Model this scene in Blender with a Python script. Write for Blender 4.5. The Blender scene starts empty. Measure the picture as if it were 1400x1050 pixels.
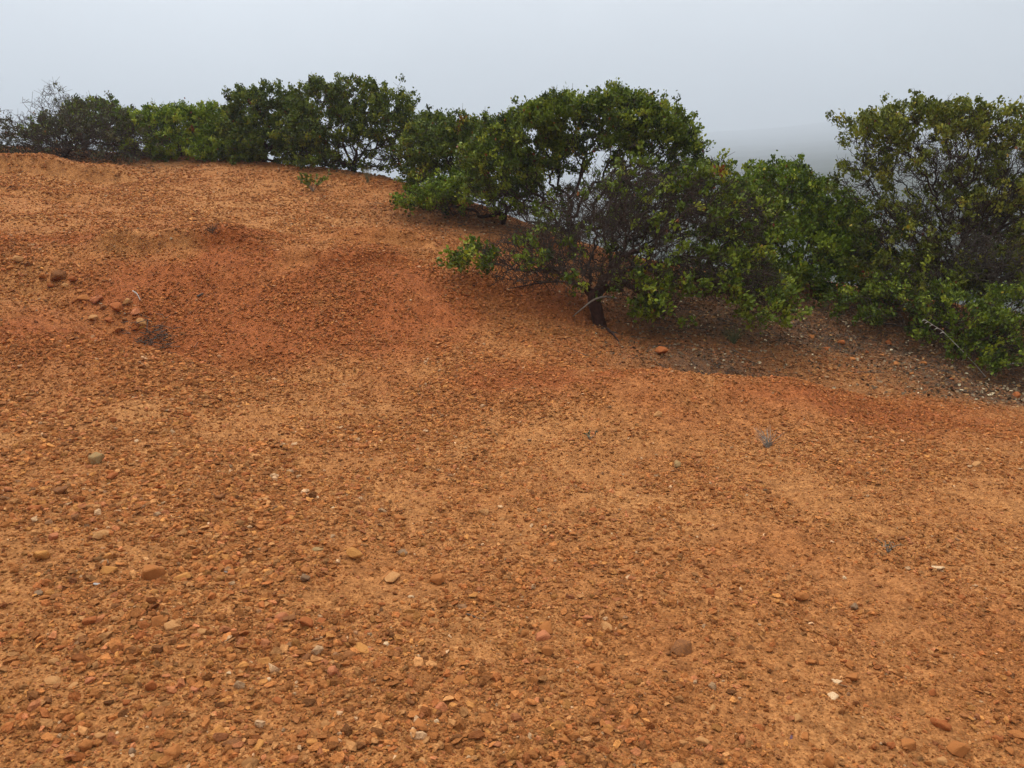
import bpy, bmesh, math, random
import numpy as np
from mathutils import Vector, Matrix, Euler

rad = math.radians
random.seed(7)
rng = np.random.default_rng(11)
scene = bpy.context.scene
COL = scene.collection

# ------------------------------------------------------------------ camera
CAM_H = 1.6
PITCH = rad(13.3)
FPX = 1142.0                      # focal length in pixels of the 1400 px wide photograph
cam_data = bpy.data.cameras.new('camera')
cam_data.sensor_width = 36.0
cam_data.lens = 36.0 * FPX / 1400.0
cam_data.clip_start = 0.05
cam_data.clip_end = 6000.0
cam = bpy.data.objects.new('camera', cam_data)
COL.objects.link(cam)
cam.location = (0, 0, CAM_H)
cam.rotation_euler = (math.pi / 2 - PITCH, 0, 0)
scene.camera = cam

# ------------------------------------------------------------------ world: overcast sky
SUN_AZ = rad(-38)                 # measured from +Y towards +X
SUN_EL = rad(63)
world = bpy.data.worlds.new('World')
scene.world = world
world.use_nodes = True
wn, wl = world.node_tree.nodes, world.node_tree.links
wn.clear()
w_out = wn.new('ShaderNodeOutputWorld')
w_bg = wn.new('ShaderNodeBackground')
w_sky = wn.new('ShaderNodeTexSky')
w_sky.sky_type = 'NISHITA'
w_sky.sun_disc = False
w_sky.sun_elevation = SUN_EL
w_sky.sun_rotation = SUN_AZ
w_tc = wn.new('ShaderNodeTexCoord')
w_sep = wn.new('ShaderNodeSeparateXYZ')
wl.new(w_tc.outputs['Generated'], w_sep.inputs[0])
w_ramp = wn.new('ShaderNodeValToRGB')       # overcast layer: zenith brighter than the horizon
cr = w_ramp.color_ramp
cr.elements[0].position = 0.0
cr.elements[0].color = (4.5, 4.95, 5.45, 1)
_e = cr.elements.new(0.22); _e.color = (8.2, 8.8, 9.5, 1)
cr.elements[1].position = 1.0
cr.elements[1].color = (14.6, 14.5, 14.2, 1)
wl.new(w_sep.outputs['Z'], w_ramp.inputs[0])
w_noise = wn.new('ShaderNodeTexNoise')
w_noise.inputs['Scale'].default_value = 2.6
w_noise.inputs['Detail'].default_value = 4.0
w_noise.inputs['Roughness'].default_value = 0.45
w_map = wn.new('ShaderNodeMapping')
w_map.inputs['Scale'].default_value = (1.0, 1.0, 2.2)
wl.new(w_tc.outputs['Generated'], w_map.inputs[0])
wl.new(w_map.outputs[0], w_noise.inputs['Vector'])
w_mr = wn.new('ShaderNodeMapRange')
w_mr.inputs['From Min'].default_value = 0.3
w_mr.inputs['From Max'].default_value = 0.7
w_mr.inputs['To Min'].default_value = 0.86
w_mr.inputs['To Max'].default_value = 1.14
wl.new(w_noise.outputs['Fac'], w_mr.inputs['Value'])
# the cloud layer is brighter towards the hidden sun
w_dot = wn.new('ShaderNodeVectorMath'); w_dot.operation = 'DOT_PRODUCT'
w_dot.inputs[1].default_value = (math.sin(SUN_AZ) * math.cos(SUN_EL), math.cos(SUN_AZ) * math.cos(SUN_EL), math.sin(SUN_EL))
wl.new(w_tc.outputs['Generated'], w_dot.inputs[0])
w_gl = wn.new('ShaderNodeMapRange')
w_gl.inputs['From Min'].default_value = -0.2
w_gl.inputs['From Max'].default_value = 1.0
w_gl.inputs['To Min'].default_value = 0.56
w_gl.inputs['To Max'].default_value = 1.42
wl.new(w_dot.outputs['Value'], w_gl.inputs['Value'])
w_m1 = wn.new('ShaderNodeMath'); w_m1.operation = 'MULTIPLY'
wl.new(w_mr.outputs[0], w_m1.inputs[0]); wl.new(w_gl.outputs[0], w_m1.inputs[1])
w_v = wn.new('ShaderNodeVectorMath'); w_v.operation = 'SCALE'
wl.new(w_ramp.outputs['Color'], w_v.inputs[0]); wl.new(w_m1.outputs[0], w_v.inputs['Scale'])
w_mix = wn.new('ShaderNodeMix'); w_mix.data_type = 'RGBA'
w_mix.inputs['Factor'].default_value = 0.94
wl.new(w_sky.outputs[0], w_mix.inputs['A'])
wl.new(w_v.outputs[0], w_mix.inputs['B'])
wl.new(w_mix.outputs['Result'], w_bg.inputs['Color'])
w_bg.inputs['Strength'].default_value = 0.122
wl.new(w_bg.outputs[0], w_out.inputs['Surface'])

sun_data = bpy.data.lights.new('sun', 'SUN')
sun_data.energy = 1.45
sun_data.angle = rad(24)
sun_data.color = (1.0, 0.96, 0.9)
sun = bpy.data.objects.new('sun', sun_data)
COL.objects.link(sun)
sun.rotation_euler = (math.pi / 2 - SUN_EL, 0, math.pi - SUN_AZ)
sun.location = (-30, 40, 60)

vs = scene.view_settings
vs.view_transform = 'Standard'
vs.look = 'None'
vs.exposure = 0.30
vs.gamma = 1.0
vs.use_curve_mapping = False
scene.render.engine = 'CYCLES'
scene.cycles.use_denoising = True
scene.cycles.max_bounces = 6
scene.cycles.diffuse_bounces = 3
scene.cycles.volume_bounces = 1
scene.cycles.caustics_reflective = False
scene.cycles.caustics_refractive = False

# ------------------------------------------------------------------ small helpers
def tag(o, label=None, cat=None, group=None, kind=None):
    if label: o['label'] = label
    if cat: o['category'] = cat
    if group: o['group'] = group
    if kind: o['kind'] = kind
    return o

def obj_from(name, verts, faces, mat, parent=None, smooth=False, attrs=None):
    me = bpy.data.meshes.new(name)
    verts = np.asarray(verts, dtype=np.float32)
    if isinstance(faces, np.ndarray):
        nf, k = faces.shape
        me.vertices.add(len(verts)); me.vertices.foreach_set('co', verts.ravel())
        me.loops.add(nf * k); me.loops.foreach_set('vertex_index', faces.astype(np.int32).ravel())
        me.polygons.add(nf)
        me.polygons.foreach_set('loop_start', np.arange(0, nf * k, k, dtype=np.int32))
        me.update(calc_edges=True)
    else:
        me.from_pydata([tuple(v) for v in verts], [], faces)
    if attrs:
        for an, arr in attrs.items():
            arr = np.asarray(arr, dtype=np.float32)
            if arr.ndim == 1:
                a = me.attributes.new(an, 'FLOAT', 'POINT'); a.data.foreach_set('value', arr)
            else:
                a = me.attributes.new(an, 'FLOAT_VECTOR', 'POINT'); a.data.foreach_set('vector', arr.ravel())
    if smooth:
        me.shade_smooth()
    if mat: me.materials.append(mat)
    o = bpy.data.objects.new(name, me)
    COL.objects.link(o)
    if parent: o.parent = parent
    return o

def empty(name, loc):
    o = bpy.data.objects.new(name, None)
    COL.objects.link(o)
    o.location = loc
    o.empty_display_size = 0.1
    return o

def hash2(i, j, seed):
    h = (i.astype(np.int64) * 374761393 + j.astype(np.int64) * 668265263 + seed * 1442695041) & 0x7fffffff
    h = (h ^ (h >> 13)) * 1274126177 & 0x7fffffff
    return ((h ^ (h >> 16)) & 0xffff) / 65535.0

def vnoise(x, y, seed=0):
    i, j = np.floor(x), np.floor(y)
    fx, fy = x - i, y - j
    u, v = fx * fx * fx * (fx * (fx * 6 - 15) + 10), fy * fy * fy * (fy * (fy * 6 - 15) + 10)
    a, b = hash2(i, j, seed), hash2(i + 1, j, seed)
    c, d = hash2(i, j + 1, seed), hash2(i + 1, j + 1, seed)
    return (a + (b - a) * u) * (1 - v) + (c + (d - c) * u) * v - 0.5

def fbm(x, y, sc, oct=4, seed=0, gain=0.5):
    s, a, t = 0, 1.0, 0
    ca, sa = math.cos(0.6), math.sin(0.6)
    x, y = x / sc, y / sc
    for k in range(oct):
        s = s + a * vnoise(x, y, seed + k * 17); t += a
        x, y = (x * ca - y * sa) * 2.03 + 3.1, (x * sa + y * ca) * 2.03 - 1.7
        a *= gain
    return s / t

def sstep(a, b, t):
    t = np.clip((t - a) / (b - a), 0, 1)
    return t * t * (3 - 2 * t)

CP, SP = math.cos(PITCH), math.sin(PITCH)
def view_dir(px, py):
    u, v = (px - 700.0) / FPX, (525.0 - py) / FPX
    return np.array([u, CP + v * SP, -SP + v * CP])
def at(px, py, d):                # point seen at that pixel of the photograph, at distance d along +Y
    r = view_dir(px, py)
    return np.array([0, 0, CAM_H]) + r * (d / r[1])

# ------------------------------------------------------------------ terrain
_px = [
    (0,1050,2.05),(350,1050,2.05),(700,1050,2.1),(1050,1050,2.15),(1400,1050,2.25),
    (0,800,3.02),(350,800,3.1),(700,800,3.2),(1050,800,3.3),(1400,800,3.4),
    (0,650,4.35),(350,650,4.5),(700,650,4.6),(1050,650,4.75),(1400,650,4.9),
    (0,560,5.6),(350,560,5.8),(700,560,5.9),(1000,560,6.0),(1200,565,6.2),(1400,575,6.5),
    (860,506,6.7),(930,511,6.72),(1000,519,6.74),(1060,523,6.8),(1120,528,6.9),(1250,540,7.2),(1400,556,7.2),
    (900,497,7.7),(1000,503,7.8),(1100,512,7.9),
    (820,440,9.0),(700,425,8.8),(680,350,10.2),(750,400,9.25),(780,430,8.9),(600,330,10.8),(620,425,8.4),(550,300,12),
    (900,470,8.4),(1000,462,8.8),(1100,450,9.2),(1200,478,8.9),(1300,502,8.5),(1400,535,8.2),
    (760,470,8.0),(780,500,7.1),(700,500,7.0),(1200,430,10.0),(1400,450,10.5),(780,345,11.2),(1000,400,10.4),
    (300,492,7.0),(210,462,7.3),(120,420,7.75),(0,372,8.3),(0,420,7.1),(0,470,6.6),(120,470,6.75),(230,500,6.5),
    (200,420,8.0),(90,370,8.6),(500,492,7.2),(500,440,8.0),(500,390,8.5),(480,350,9.1),(400,440,7.85),(400,390,8.4),(400,345,8.95),(300,430,8.0),(300,385,8.45),(300,342,8.95),(300,318,10.2),(150,380,8.55),(150,335,9.1),(150,312,10.2),(0,300,10.3),
    (480,325,10.4),(620,385,9.0),(590,360,9.5),(450,290,12),(300,280,12),(150,290,11.5),(150,255,13.5),(0,240,13.3),
    (0,231,13.8),(80,238,13.8),(150,247,14.0),(110,222,15.6),(0,203,17.2),(220,213,16.5),(300,222,15.8),(400,228,15.3),
    (500,238,14.6),(560,255,13.6),(500,262,13.2),(400,255,13.6),(250,245,14.2),
]
_cp = [tuple(at(*p)) for p in _px]
for (px, d, dz) in ((870,7.1,-.26),(930,7.1,-.42),(1000,7.12,-.48),(1060,7.15,-.46),(1115,7.25,-.32)):    # the dip right behind the bank
    crest = at(px, 508 + (px - 880) * .09, 6.75)
    _cp.append((crest[0] * d / 6.75, d, crest[2] + dz))
for (x0, d) in ((-6.9, 14.6), (-5.9, 14.7)):                                            # hollow under the grey shrub
    _cp.append((x0, d, 1.84))
_cp += [(-7,4,.35),(-9,7,1.0),(-7,1,.05),(7,1,-.3),(7,4,-.35),(9,7,-.6),(0,0,0),(-4,-3,.1),(4,-3,-.15),(0,-4,0),
        (-13,12,1.9),(-15,18,2.6),(-20,8,2.0),(-20,22,2.4),(-13,23,2.2),(-9,21,1.9),(-6,20,1.5),(-3,18,1.0),(0,16.5,.4),(2,15,.1),
        (4,13,.15),(6,12.5,.0),(9,12,-.6),(12,9,-1.2),(10,16,-1.9),(5,18,-1.6),(0,21,-1.0),(-6,26,-.2),(-14,30,.2),(14,20,-4.0),
        (18,10,-2.2),(15,2,-1.0),(-14,2,.8),(5,25,-4),(-22,30,.6),(22,25,-6)]
CPT = np.array(_cp)
def _tps_fit(P, lam=0.004):
    n = len(P)
    d2 = ((P[:, None, :2] - P[None, :, :2]) ** 2).sum(-1)
    K = 0.5 * d2 * np.log(d2 + 1e-12) + np.eye(n) * lam
    Q = np.c_[np.ones(n), P[:, :2]]
    A = np.zeros((n + 3, n + 3)); A[:n, :n] = K; A[:n, n:] = Q; A[n:, :n] = Q.T
    return np.linalg.solve(A, np.r_[P[:, 2], 0, 0, 0])
TPS = _tps_fit(CPT)

def far_z(x, y):
    r = np.hypot(x, y)
    w = sstep(.02, .22, x / (np.abs(y) + 120)) * sstep(70, 260, y)
    hill = w * ((.86 + .26 * sstep(.2, .5, x / (np.abs(y) + 50))) * (18 + np.interp(y, [100, 220, 390, 560, 790, 1090, 1500, 2050, 2750], [-18, -4, 9, 17.2, 30.6, 51, 83, 130.6, 199])) + 2.5 * fbm(x, y, 380, 3, 91))
    return -18 + hill + (5 * fbm(x, y, 120, 4, 93) + 2.5 * fbm(x, y, 26, 3, 33)) * sstep(60, 200, r)

def base_z(x, y):
    x = np.asarray(x, float); y = np.asarray(y, float)
    shp = x.shape
    xf, yf = x.ravel(), y.ravel()
    out = np.empty_like(xf)
    for s in range(0, len(xf), 40000):
        xs, ys = xf[s:s + 40000], yf[s:s + 40000]
        cx, cy = np.clip(xs, -24, 24), np.clip(ys, -6, 30)
        d2 = (cx[:, None] - CPT[None, :, 0]) ** 2 + (cy[:, None] - CPT[None, :, 1]) ** 2
        z = (0.5 * d2 * np.log(d2 + 1e-12)) @ TPS[:-3] + TPS[-3] + TPS[-2] * cx + TPS[-1] * cy
        r = np.hypot(xs, ys - 8)
        w = sstep(17, 120, r)
        out[s:s + 40000] = z * (1 - w) + far_z(xs, ys) * w
    return out.reshape(shp)

GULLY = np.array([at(*p)[:2] for p in ((-120,335,8.8),(0,368,8.35),(120,418,7.8),(210,462,7.32),(300,490,7.02),(450,502,6.9))])
LEDGES = [(np.array([at(*p)[:2] for p in q]), h, back) for q, h, back in (
    (((130,338,9.1),(230,332,9.15),(340,334,9.1)), .17, 1.1), (((455,322,10.3),(520,326,10.2),(590,335,10.1)), .17, 1.0),
    (((-80,232,13.6),(60,236,13.7),(165,248,13.9)), .24, 1.3), (((380,352,8.9),(470,360,8.95),(560,362,9.3)), .10, .9), (((-60,255,12.2),(40,262,12.0),(120,268,12)), .10, 1.0))]
def relief(x, y):
    r = 0.10 * fbm(x, y, 2.6, 2, 3) + 0.10 * fbm(x, y, 1.1, 3, 5) + 0.045 * fbm(x, y, 0.33, 3, 21) + 0.030 * fbm(x, y, 0.09, 2, 41)
    # crumbling scarp on the mound: small ledges
    m = sstep(6.8, 7.6, y) * (1 - sstep(10.5, 12, y)) * (1 - sstep(-0.3, 0.6, x))
    r = r + m * 0.20 * (np.abs(fbm(x + y * .5, y, 0.8, 3, 61)) - 0.12)
    # washed-out gully running down the near side of the mound
    wob = .22 * fbm(x, y, .5, 3, 151)
    gy_ = np.interp(x, GULLY[:, 0], GULLY[:, 1])
    t = (y - gy_ + wob) / np.where(y - gy_ + wob > 0, .34, .20)
    r = r - .22 * np.exp(-t * t) * sstep(-6.0, -5.0, x) * (1 - sstep(-2.2, -1.1, x))
    # broken ledges
    for (P_, h, back) in LEDGES:
        ly = np.interp(x, P_[:, 0], P_[:, 1]) + .35 * fbm(x, y * .3, .6, 3, 171)
        u = y - ly
        win = sstep(P_[0, 0] - .3, P_[0, 0] + .3, x) * (1 - sstep(P_[-1, 0] - .3, P_[-1, 0] + .3, x))
        r = r + win * h * sstep(-.10, .02, u) * (1 - sstep(.05, back, u))
    return r

def ground_z(x, y):
    x = np.asarray(x, float); y = np.asarray(y, float)
    return base_z(x, y) + relief(x, y)

def gz(x, y):
    return float(ground_z(np.array([x]), np.array([y]))[0])

def hit(px, py, lo=1.5, hi=22):   # where the line of sight of that pixel meets the ground
    r = view_dir(px, py)
    ds = np.linspace(lo, hi, 1400)
    P = np.array([0, 0, CAM_H])[None] + r[None] * (ds / r[1])[:, None]
    g = ground_z(P[:, 0], P[:, 1])
    k = np.argmax(P[:, 2] <= g)
    return P[k] if P[k, 2] <= g[k] else P[-1]

def graded(lo_far, lo, hi, hi_far, step, grow):
    a = list(np.arange(lo, hi, step))
    s, v = step, hi
    up = []
    while v < hi_far:
        up.append(v); s *= grow; v += s
    up.append(hi_far)
    s, v = step, lo
    dn = []
    while v > lo_far:
        s *= grow; v -= s; dn.append(max(v, lo_far))
    return np.array(dn[::-1] + a + up)

gx = graded(-4600, -6.2, 6.2, 4600, 0.036, 1.045)
gy = graded(-300, 1.7, 9.4, 4600, 0.036, 1.022)
X, Y = np.meshgrid(gx, gy)
Z = ground_z(X, Y)
nx, ny = len(gx), len(gy)
idx = np.arange(nx * ny).reshape(ny, nx)
gf = np.stack([idx[:-1, :-1], idx[:-1, 1:], idx[1:, 1:], idx[1:, :-1]], -1).reshape(-1, 4)

def gauss(x, y, cx, cy, sx, sy):
    return np.exp(-((x - cx) / sx) ** 2 - ((y - cy) / sy) ** 2)
def redness(x, y):                # where redder subsoil is exposed
    r = 1.0 * gauss(x, y, -4.0, 9.2, 2.2, .8) + .9 * gauss(x, y, -1.6, 8.3, 1.7, .9) + .9 * gauss(x, y, 0.7, 6.7, 1.8, .5)
    r = r + .9 * gauss(x, y, 3.0, 6.4, 2.0, .6) + .9 * gauss(x, y, 0.9, 9.0, .8, .6) + .7 * gauss(x, y, -4.3, 6.7, 1.1, .5) + .5 * gauss(x, y, -3.0, 8.0, 1.6, .8)
    r = r + .45 * gauss(x, y, -3.4, 8.6, 4.0, 1.9) + .45 * gauss(x, y, 1.5, 6.7, 3.2, .7) + .2 * gauss(x, y, -4, 12, 5, 2)
    return np.clip(r * (.62 + 2.2 * fbm(x, y, 0.7, 4, 71)) + 0.7 * fbm(x, y, 1.6, 4, 77) + .02, 0, .9)
def litter(x, y):                 # leaf litter collected under the shrubs
    l = gauss(x, y, 5.2, 9.3, 1.9, 1.0) + .9 * gauss(x, y, 3.0, 9.6, 1.4, .9) + .8 * gauss(x, y, 1.9, 8.0, .8, .45) + .9 * gauss(x, y, 2.0, 9.6, 1.2, 1.0)
    l = l + .9 * gauss(x, y, -.3, 12.3, 1.3, .7) + .7 * gauss(x, y, -8.0, 15.2, 2.2, .8) + .5 * gauss(x, y, -2.6, 14.9, 1.2, .45) + .5 * gauss(x, y, -6, 16.3, 2.5, .5) + 1.0 * gauss(x, y, 4.9, 8.0, 1.1, .6) + 1.0 * gauss(x, y, 2.2, 7.5, .8, .28) + .8 * gauss(x, y, 4.9, 7.5, .9, .35) + .7 * gauss(x, y, 6.2, 8.6, 1.2, 1.2)
    return np.clip(l, 0, 1)
def scrub(x, y):
    return sstep(26, 60, np.hypot(x, y - 8))

# ------------------------------------------------------------------ materials
def mat_new(name):
    m = bpy.data.materials.new(name); m.use_nodes = True
    nt = m.node_tree
    b = nt.nodes['Principled BSDF']
    return m, nt.nodes, nt.links, b

def add(nodes, t, **kw):
    n = nodes.new(t)
    for k, v in kw.items(): setattr(n, k, v)
    return n

def mixc(nodes, links, fac, a, b, mode='MIX'):
    n = nodes.new('ShaderNodeMix'); n.data_type = 'RGBA'; n.blend_type = mode
    for s, v in (('Factor', fac), ('A', a), ('B', b)):
        if hasattr(v, 'links') or isinstance(v, bpy.types.NodeSocket): links.new(v, n.inputs[s])
        elif s == 'Factor': n.inputs[s].default_value = v
        else: n.inputs[s].default_value = (*v, 1)
    return n.outputs['Result']

def ramp(nodes, links, src, stops):
    n = nodes.new('ShaderNodeValToRGB')
    e = n.color_ramp.elements
    while len(e) > 1: e.remove(e[-1])
    e[0].position = stops[0][0]; e[0].color = (*stops[0][1], 1)
    for p, c in stops[1:]:
        k = e.new(p); k.color = (*c, 1)
    links.new(src, n.inputs[0])
    return n.outputs['Color']

def noise(nodes, links, vec, scale, detail=4, rough=.55):
    n = nodes.new('ShaderNodeTexNoise')
    n.inputs['Scale'].default_value = scale
    n.inputs['Detail'].default_value = detail
    n.inputs['Roughness'].default_value = rough
    if vec is not None: links.new(vec, n.inputs['Vector'])
    return n.outputs['Fac']

SOIL = (.342, .131, .038)
SOIL_RED = (.285, .078, .021)
SOIL_PALE = (.398, .174, .056)

def ground_material():
    m, N, L, b = mat_new('gravelly_orange_soil')
    geo = N.new('ShaderNodeNewGeometry')
    P = geo.outputs['Position']
    ar = add(N, 'ShaderNodeAttribute', attribute_name='red').outputs['Fac']
    al = add(N, 'ShaderNodeAttribute', attribute_name='litter').outputs['Fac']
    asx = add(N, 'ShaderNodeAttribute', attribute_name='scrub').outputs['Fac']
    n1 = noise(N, L, P, 1.3, 6); n2 = noise(N, L, P, 14, 6, .65); n3 = noise(N, L, P, 90, 4, .7)
    c = ramp(N, L, n1, [(.3, SOIL), (.7, SOIL_PALE)])
    c = mixc(N, L, ar, c, SOIL_RED)
    c2 = ramp(N, L, n2, [(.28, (.55, .5, .46)), (.5, (1, 1, 1)), (.72, (1.28, 1.3, 1.32))])
    c = mixc(N, L, 1.0, c, c2, 'MULTIPLY')
    c3 = ramp(N, L, n3, [(.3, (.62, .58, .54)), (.5, (1, 1, 1)), (.72, (1.35, 1.4, 1.45))])
    c = mixc(N, L, 1.0, c, c3, 'MULTIPLY')
    vor = add(N, 'ShaderNodeTexVoronoi'); vor.inputs['Scale'].default_value = 55
    L.new(P, vor.inputs['Vector'])
    vc = ramp(N, L, vor.outputs['Color'], [(.0, (.72, .68, .62)), (.5, (1, 1, 1)), (.97, (1.25, 1.3, 1.35)), (1.0, (2.1, 2.6, 3.4))])
    c = mixc(N, L, 1.0, c, vc, 'MULTIPLY')
    lm = N.new('ShaderNodeMath'); lm.operation = 'MULTIPLY'
    L.new(al, lm.inputs[0])
    L.new(ramp(N, L, n2, [(.35, (.5, .5, .5)), (.6, (1, 1, 1))]), lm.inputs[1])
    c = mixc(N, L, lm.outputs[0], c, (.060, .042, .030))
    c = mixc(N, L, asx, c, (.030, .036, .024))
    L.new(c, b.inputs['Base Color'])
    b.inputs['Roughness'].default_value = .95
    b.inputs['Specular IOR Level'].default_value = .15
    bmp1 = N.new('ShaderNodeBump'); bmp1.inputs['Strength'].default_value = .8; bmp1.inputs['Distance'].default_value = .012
    L.new(vor.outputs['Distance'], bmp1.inputs['Height'])
    bmp1.invert = True
    bmp2 = N.new('ShaderNodeBump'); bmp2.inputs['Strength'].default_value = .9; bmp2.inputs['Distance'].default_value = .012
    L.new(n3, bmp2.inputs['Height']); L.new(bmp1.outputs[0], bmp2.inputs['Normal'])
    L.new(bmp2.outputs[0], b.inputs['Normal'])
    return m

def rock_material(name, colour=None):   # colour None: taken from each pebble
    m, N, L, b = mat_new(name)
    tc = N.new('ShaderNodeTexCoord')
    if colour is None:
        col = add(N, 'ShaderNodeAttribute', attribute_name='pebble_colour', attribute_type='INSTANCER').outputs['Color']
        sc = 2.2
    else:
        rgb = N.new('ShaderNodeRGB'); rgb.outputs[0].default_value = (*colour, 1); col = rgb.outputs[0]
        sc = 45
    n = noise(N, L, tc.outputs['Object'], sc, 6, .65)
    c = mixc(N, L, 1.0, col, ramp(N, L, n, [(.25, (.62, .58, .55)), (.5, (1, 1, 1)), (.75, (1.3, 1.28, 1.25))]), 'MULTIPLY')
    if colour is not None:
        n0 = noise(N, L, tc.outputs['Object'], 14, 3)
        c = mixc(N, L, ramp(N, L, n0, [(.45, (0, 0, 0)), (.68, (.6, .6, .6))]), c, SOIL)
    L.new(c, b.inputs['Base Color'])
    b.inputs['Roughness'].default_value = .88
    b.inputs['Specular IOR Level'].default_value = .08
    bp = N.new('ShaderNodeBump'); bp.inputs['Strength'].default_value = .5; bp.inputs['Distance'].default_value = .1 if colour is None else .004
    L.new(n, bp.inputs['Height']); L.new(bp.outputs[0], b.inputs['Normal'])
    return m

def leaf_material(name, dark, mid, light, dry=(.20, .075, .02), trans=.16):
    m, N, L, b = mat_new(name)
    t = add(N, 'ShaderNodeAttribute', attribute_name='tint').outputs['Fac']
    c = ramp(N, L, t, [(0, dark), (.45, mid), (.86, light), (.94, (light[0] * 1.7, light[1] * 1.15, light[2])), (.965, dry), (1, (.12, .02, .012))])
    L.new(c, b.inputs['Base Color'])
    b.inputs['Roughness'].default_value = .5
    b.inputs['Specular IOR Level'].default_value = .16
    tr = N.new('ShaderNodeBsdfTranslucent')
    L.new(mixc(N, L, 1.0, c, (1.2, 1.25, .6), 'MULTIPLY'), tr.inputs['Color'])
    ms = N.new('ShaderNodeMixShader'); ms.inputs[0].default_value = trans
    L.new(b.outputs[0], ms.inputs[1]); L.new(tr.outputs[0], ms.inputs[2])
    L.new(ms.outputs[0], N['Material Output'].inputs['Surface'])
    return m

def wood_material(name, a, c2, scale=30):
    m, N, L, b = mat_new(name)
    tc = N.new('ShaderNodeTexCoord')
    n = noise(N, L, tc.outputs['Object'], scale, 5, .6)
    L.new(ramp(N, L, n, [(.3, a), (.7, c2)]), b.inputs['Base Color'])
    b.inputs['Roughness'].default_value = .75
    b.inputs['Specular IOR Level'].default_value = .18
    bp = N.new('ShaderNodeBump'); bp.inputs['Strength'].default_value = .4; bp.inputs['Distance'].default_value = .006
    L.new(n, bp.inputs['Height']); L.new(bp.outputs[0], b.inputs['Normal'])
    return m

def chip_material(name):          # colour stored on the mesh, chip by chip
    m, N, L, b = mat_new(name)
    c = add(N, 'ShaderNodeAttribute', attribute_name='chip_colour').outputs['Color']
    L.new(c, b.inputs['Base Color'])
    b.inputs['Roughness'].default_value = .9
    b.inputs['Specular IOR Level'].default_value = .08
    return m

M_GROUND = ground_material()
M_PEBBLE = rock_material('pebble_stone')
M_LEAF_DARK = leaf_material('manzanita_leaf_dark', (.016, .024, .003), (.064, .092, .008), (.170, .205, .020))
M_LEAF_MID = leaf_material('manzanita_leaf_green', (.018, .029, .003), (.080, .116, .008), (.205, .250, .022))
M_LEAF_BRIGHT = leaf_material('manzanita_leaf_fresh', (.024, .042, .003), (.104, .156, .009), (.240, .295, .024))
M_LEAF_OLIVE = leaf_material('manzanita_leaf_olive', (.026, .033, .004), (.098, .116, .012), (.225, .240, .030))
M_LEAF_GREY = leaf_material('dusty_grey_leaf', (.040, .040, .020), (.070, .070, .034), (.11, .11, .05))
M_BARK = wood_material('manzanita_bark', (.022, .009, .006), (.060, .024, .015))
M_TWIG = wood_material('manzanita_twig', (.020, .012, .008), (.062, .039, .027))
M_DEAD = wood_material('dead_grey_wood', (.032, .023, .017), (.105, .083, .064))
M_PALE = wood_material('bleached_stick', (.22, .20, .17), (.48, .45, .40))
M_GREYW = wood_material('weathered_grey_wood', (.12, .10, .08), (.30, .26, .21))
M_CHIP = chip_material('dry_leaf_litter')
M_GRASS = wood_material('dry_grass_blade', (.10, .085, .04), (.24, .20, .10))
M_GRASSG = wood_material('olive_grass_blade', (.045, .055, .02), (.11, .12, .05))

# ------------------------------------------------------------------ ground
ground = obj_from('ground', np.stack([X.ravel(), Y.ravel(), Z.ravel()], 1), gf, M_GROUND, smooth=True,
                  attrs={'red': redness(X, Y).ravel(), 'litter': litter(X, Y).ravel(), 'scrub': scrub(X, Y).ravel()})
tag(ground, 'orange gravelly hillside soil falling away into a foggy valley', 'ground', kind='structure')

# ------------------------------------------------------------------ shrubs
def unit(v):
    return v / (np.linalg.norm(v, axis=-1, keepdims=True) + 1e-9)

def grow(nodes, root_n, bf):
    """Join the points into one branching tree: each point goes to the node that is near and near the root."""
    n = len(nodes)
    par = np.full(n, -1); plen = np.zeros(n)
    par[1:root_n] = np.arange(root_n - 1)
    for k in range(1, root_n):
        plen[k] = plen[k - 1] + np.linalg.norm(nodes[k] - nodes[k - 1])
    best = np.full(n, 1e9); bp = np.zeros(n, int)
    done = np.zeros(n, bool)
    def relax(k):
        d = np.linalg.norm(nodes - nodes[k], axis=1)
        c = d * (1 + .15 * d) + bf * plen[k]
        up = (c < best) & ~done
        best[up] = c[up]; bp[up] = k
    for k in range(root_n):
        done[k] = True
    for k in range(root_n):
        if k >= root_n // 2: relax(k)
    order = list(range(root_n))
    for _ in range(n - root_n):
        c = np.where(done, 1e9, best)
        k = int(np.argmin(c))
        par[k] = bp[k]; plen[k] = plen[bp[k]] + np.linalg.norm(nodes[k] - nodes[bp[k]])
        done[k] = True; order.append(k)
        relax(k)
    return par, order

def frusta(A, B, ra, rb, sides):
    """Tapered tubes from A to B, all at once."""
    n = len(A)
    t = unit(B - A)
    ref = np.where(np.abs(t[:, 2:3]) > .9, np.array([[1., 0, 0]]), np.array([[0, 0, 1.]]))
    u = unit(np.cross(t, ref)); v = np.cross(t, u)
    ang = np.arange(sides) * 2 * math.pi / sides
    ring = u[:, None] * np.cos(ang)[None, :, None] + v[:, None] * np.sin(ang)[None, :, None]
    V = np.concatenate([A[:, None] + ring * ra[:, None, None], B[:, None] + ring * rb[:, None, None]], 1).reshape(-1, 3)
    o = (np.arange(n) * 2 * sides)[:, None]
    k = np.arange(sides); k2 = (k + 1) % sides
    F = np.stack([o + k, o + k2, o + sides + k2, o + sides + k], -1).reshape(-1, 4)
    return V, F

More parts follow.
